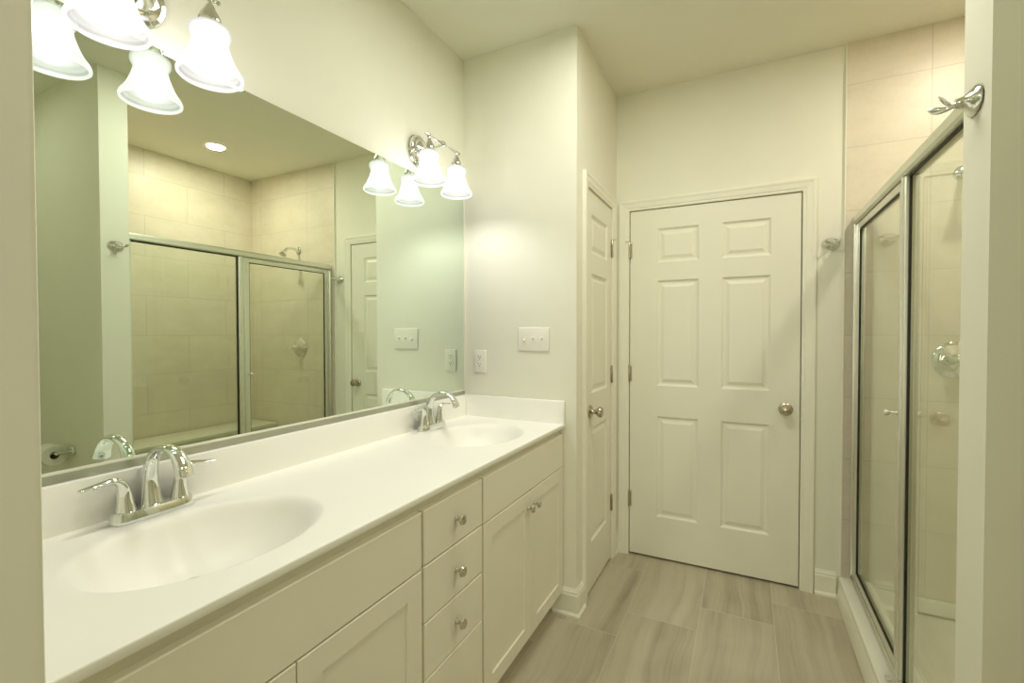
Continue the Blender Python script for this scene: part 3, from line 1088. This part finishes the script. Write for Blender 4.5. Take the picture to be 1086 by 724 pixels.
# hinged door
DY0, DY1, DZ0, DZ1 = 2.0285, Y2 - 0.0385, ZCURB + 0.028, 1.852
b = new()
fwid = 0.034
box(b, 1.785, 1.811, DY0, DY0 + 0.040, DZ0, DZ1, 0.003, 2)
box(b, 1.785, 1.811, DY1 - fwid, DY1, DZ0, DZ1, 0.003, 2)
box(b, 1.785, 1.811, DY0 + 0.039, DY1 - fwid + 0.001, DZ1 - 0.030, DZ1, 0.003, 2)
box(b, 1.785, 1.811, DY0 + 0.039, DY1 - fwid + 0.001, DZ0, DZ0 + 0.030, 0.003, 2)
sd = obj('shower_door', b, M_ALU, root)
b = new(); box(b, 1.7965, 1.8015, DY0 + 0.0405, DY1 - fwid - 0.0005, DZ0 + 0.0305, DZ1 - 0.0305)
obj('door_glass', b, M_GLASS, sd, smooth=False)
b = new()
e = 0.0042
ga, gb, gc, gd = DY0 + 0.0402, DY1 - fwid - 0.0002, DZ0 + 0.0302, DZ1 - 0.0302
box(b, 1.7875, 1.7963, ga, ga + 0.003, gc, gd)
box(b, 1.7875, 1.7963, gb - e, gb, gc, gd)
box(b, 1.7875, 1.7963, ga + e, gb - e, gc, gc + e)
box(b, 1.7875, 1.7963, ga + e, gb - e, gd - e, gd)
gk = obj('gasket', b, M_BLACK, sd, smooth=False)
gk['label'] = 'black rubber seal'
b = new()
lathe(b, [(0, 0), (0.007, 0), (0.007, 0.003), (0.004, 0.005), (0.004, 0.020), (0.009, 0.024), (0.0125, 0.030), (0.0125, 0.034), (0.009, 0.038), (0, 0.039)], (1.785, 2.060, 1.045), (-1, 0, 0), 24)
obj('door_pull', b, M_CHROME, sd)
b = new(); box(b, 1.7510, 1.7670, 2.010, 2.030, ZCURB + 0.0005, ZCURB + 0.012, 0.003, 2)
obj('track_bumper', b, M_ALU, root)

root.location.x += 0.008

# ------------------------------------------------------------------ shower fittings on the tiled far wall
YF = Y2 - 0.0105
root = thing('showerhead', 'chrome shower head on a short arm above the glass, seen in the mirror', 'shower head', (2.180, YF, 2.045))
b = new(); lathe(b, [(0, 0), (0.030, 0), (0.031, 0.004), (0.024, 0.010), (0.012, 0.014), (0, 0.014)], (2.180, YF, 2.045), (0, -1, 0), 28)
obj('arm_flange', b, M_CHROME, root)
b = new(); sweep(b, [(2.180, YF - 0.008, 2.045), (2.180, YF - 0.05, 2.056), (2.180, YF - 0.10, 2.050), (2.180, YF - 0.135, 2.026)], [(0.0105, 0.0105)] * 4, (1, 0, 0), 16)
obj('shower_arm', b, M_CHROME, root)
b = new(); lathe(b, [(0, -0.002), (0.012, 0.0), (0.013, 0.012), (0.016, 0.018), (0.024, 0.028), (0.030, 0.038), (0.031, 0.045), (0.028, 0.048), (0, 0.050)], (2.180, YF - 0.131, 2.030), (0, -0.5, -0.86), 28)
obj('spray_head', b, M_CHROME, root)

root = thing('shower_valve', 'round chrome shower valve with lever handle on the tiled wall', 'shower valve', (2.165, YF, 1.205))
b = new(); lathe(b, [(0, 0), (0.082, 0), (0.083, 0.004), (0.076, 0.010), (0.055, 0.017), (0.034, 0.021), (0.030, 0.024), (0, 0.026)], (2.165, YF, 1.205), (0, -1, 0), 48)
obj('escutcheon', b, M_CHROME, root)
b = new()
lathe(b, [(0, 0.02), (0.028, 0.02), (0.027, 0.04), (0.022, 0.062), (0.020, 0.070), (0.012, 0.076), (0, 0.077)], (2.165, YF, 1.205), (0, -1, 0), 28)
sweep(b, [(2.170, YF - 0.058, 1.205), (2.215, YF - 0.066, 1.203), (2.262, YF - 0.072, 1.205)], [(0.010, 0.010), (0.007, 0.006), (0.0075, 0.0055)], (0, 0, 1), 16)
obj('lever_handle', b, M_CHROME, root)

# ------------------------------------------------------------------ recessed light over the shower
root = thing('recessed_downlight', 'small round lit downlight in the ceiling above the shower', 'ceiling light', (2.27, 2.135, H))
b = new(); lathe(b, [(0.062, -0.004), (0.066, -0.0065), (0.088, -0.004), (0.090, -0.0005)], (2.27, 2.135, H), (0, 0, 1), 40)
obj('trim_ring', b, M_PLASTIC, root)
b = new(); lathe(b, [(0, -0.0075), (0.040, -0.0070), (0.0618, -0.0045), (0.0618, -0.001), (0, -0.001)], (2.27, 2.135, H), (0, 0, 1), 40)
obj('lens', b, M_DOWN, root)
l = bpy.data.lights.new('downlight', 'AREA'); l.shape = 'DISK'; l.size = 0.11; l.energy = DOWN_W; l.color = (1.0, 0.93, 0.76)
o = bpy.data.objects.new('downlight', l); COL.objects.link(o); o.location = (2.27, 2.135, H - 0.012)

# ------------------------------------------------------------------ toilet paper in the alcove (seen in the mirror)
root = thing('toilet_paper_holder', 'chrome toilet paper holder on the alcove wall, seen in the mirror', 'toilet paper holder', (2.078, YW - 0.0005, 0.668))
b = new(); lathe(b, [(0, 0), (0.024, 0), (0.025, 0.004), (0.020, 0.010), (0.010, 0.016), (0, 0.016)], (2.078, YW - 0.0005, 0.668), (0, -1, 0), 28)
obj('flange', b, M_CHROME, root)
b = new()
sweep(b, [(2.078, YW - 0.012, 0.668), (2.078, YW - 0.045, 0.670), (2.078, YW - 0.072, 0.668)], [(0.0065, 0.0065)] * 3, (1, 0, 0), 14)
lathe(b, [(0, -0.010), (0.008, -0.009), (0.010, 0.0), (0.007, 0.010), (0.0065, 0.135), (0.009, 0.139), (0, 0.142)], (2.078, YW - 0.074, 0.668), (1, 0, 0), 20)
obj('roll_bar', b, M_CHROME, root)
root = thing('toilet_paper_roll', 'white toilet paper roll on the chrome holder, seen in the mirror', 'toilet paper', (2.15, YW - 0.074, 0.600))
b = new(); lathe(b, [(0.0205, 0.0), (0.054, 0.0), (0.056, 0.002), (0.056, 0.098), (0.054, 0.10), (0.0205, 0.10), (0.0205, 0.0)], (2.098, YW - 0.074, 0.6560), (1, 0, 0), 48)
obj('paper', b, M_PAPER, root)
b = new(); lathe(b, [(0.0190, 0.0), (0.0204, 0.0), (0.0204, 0.10), (0.0190, 0.10), (0.0190, 0.0)], (2.098, YW - 0.074, 0.6560), (1, 0, 0), 32)
obj('cardboard_core', b, M_CARD, root)
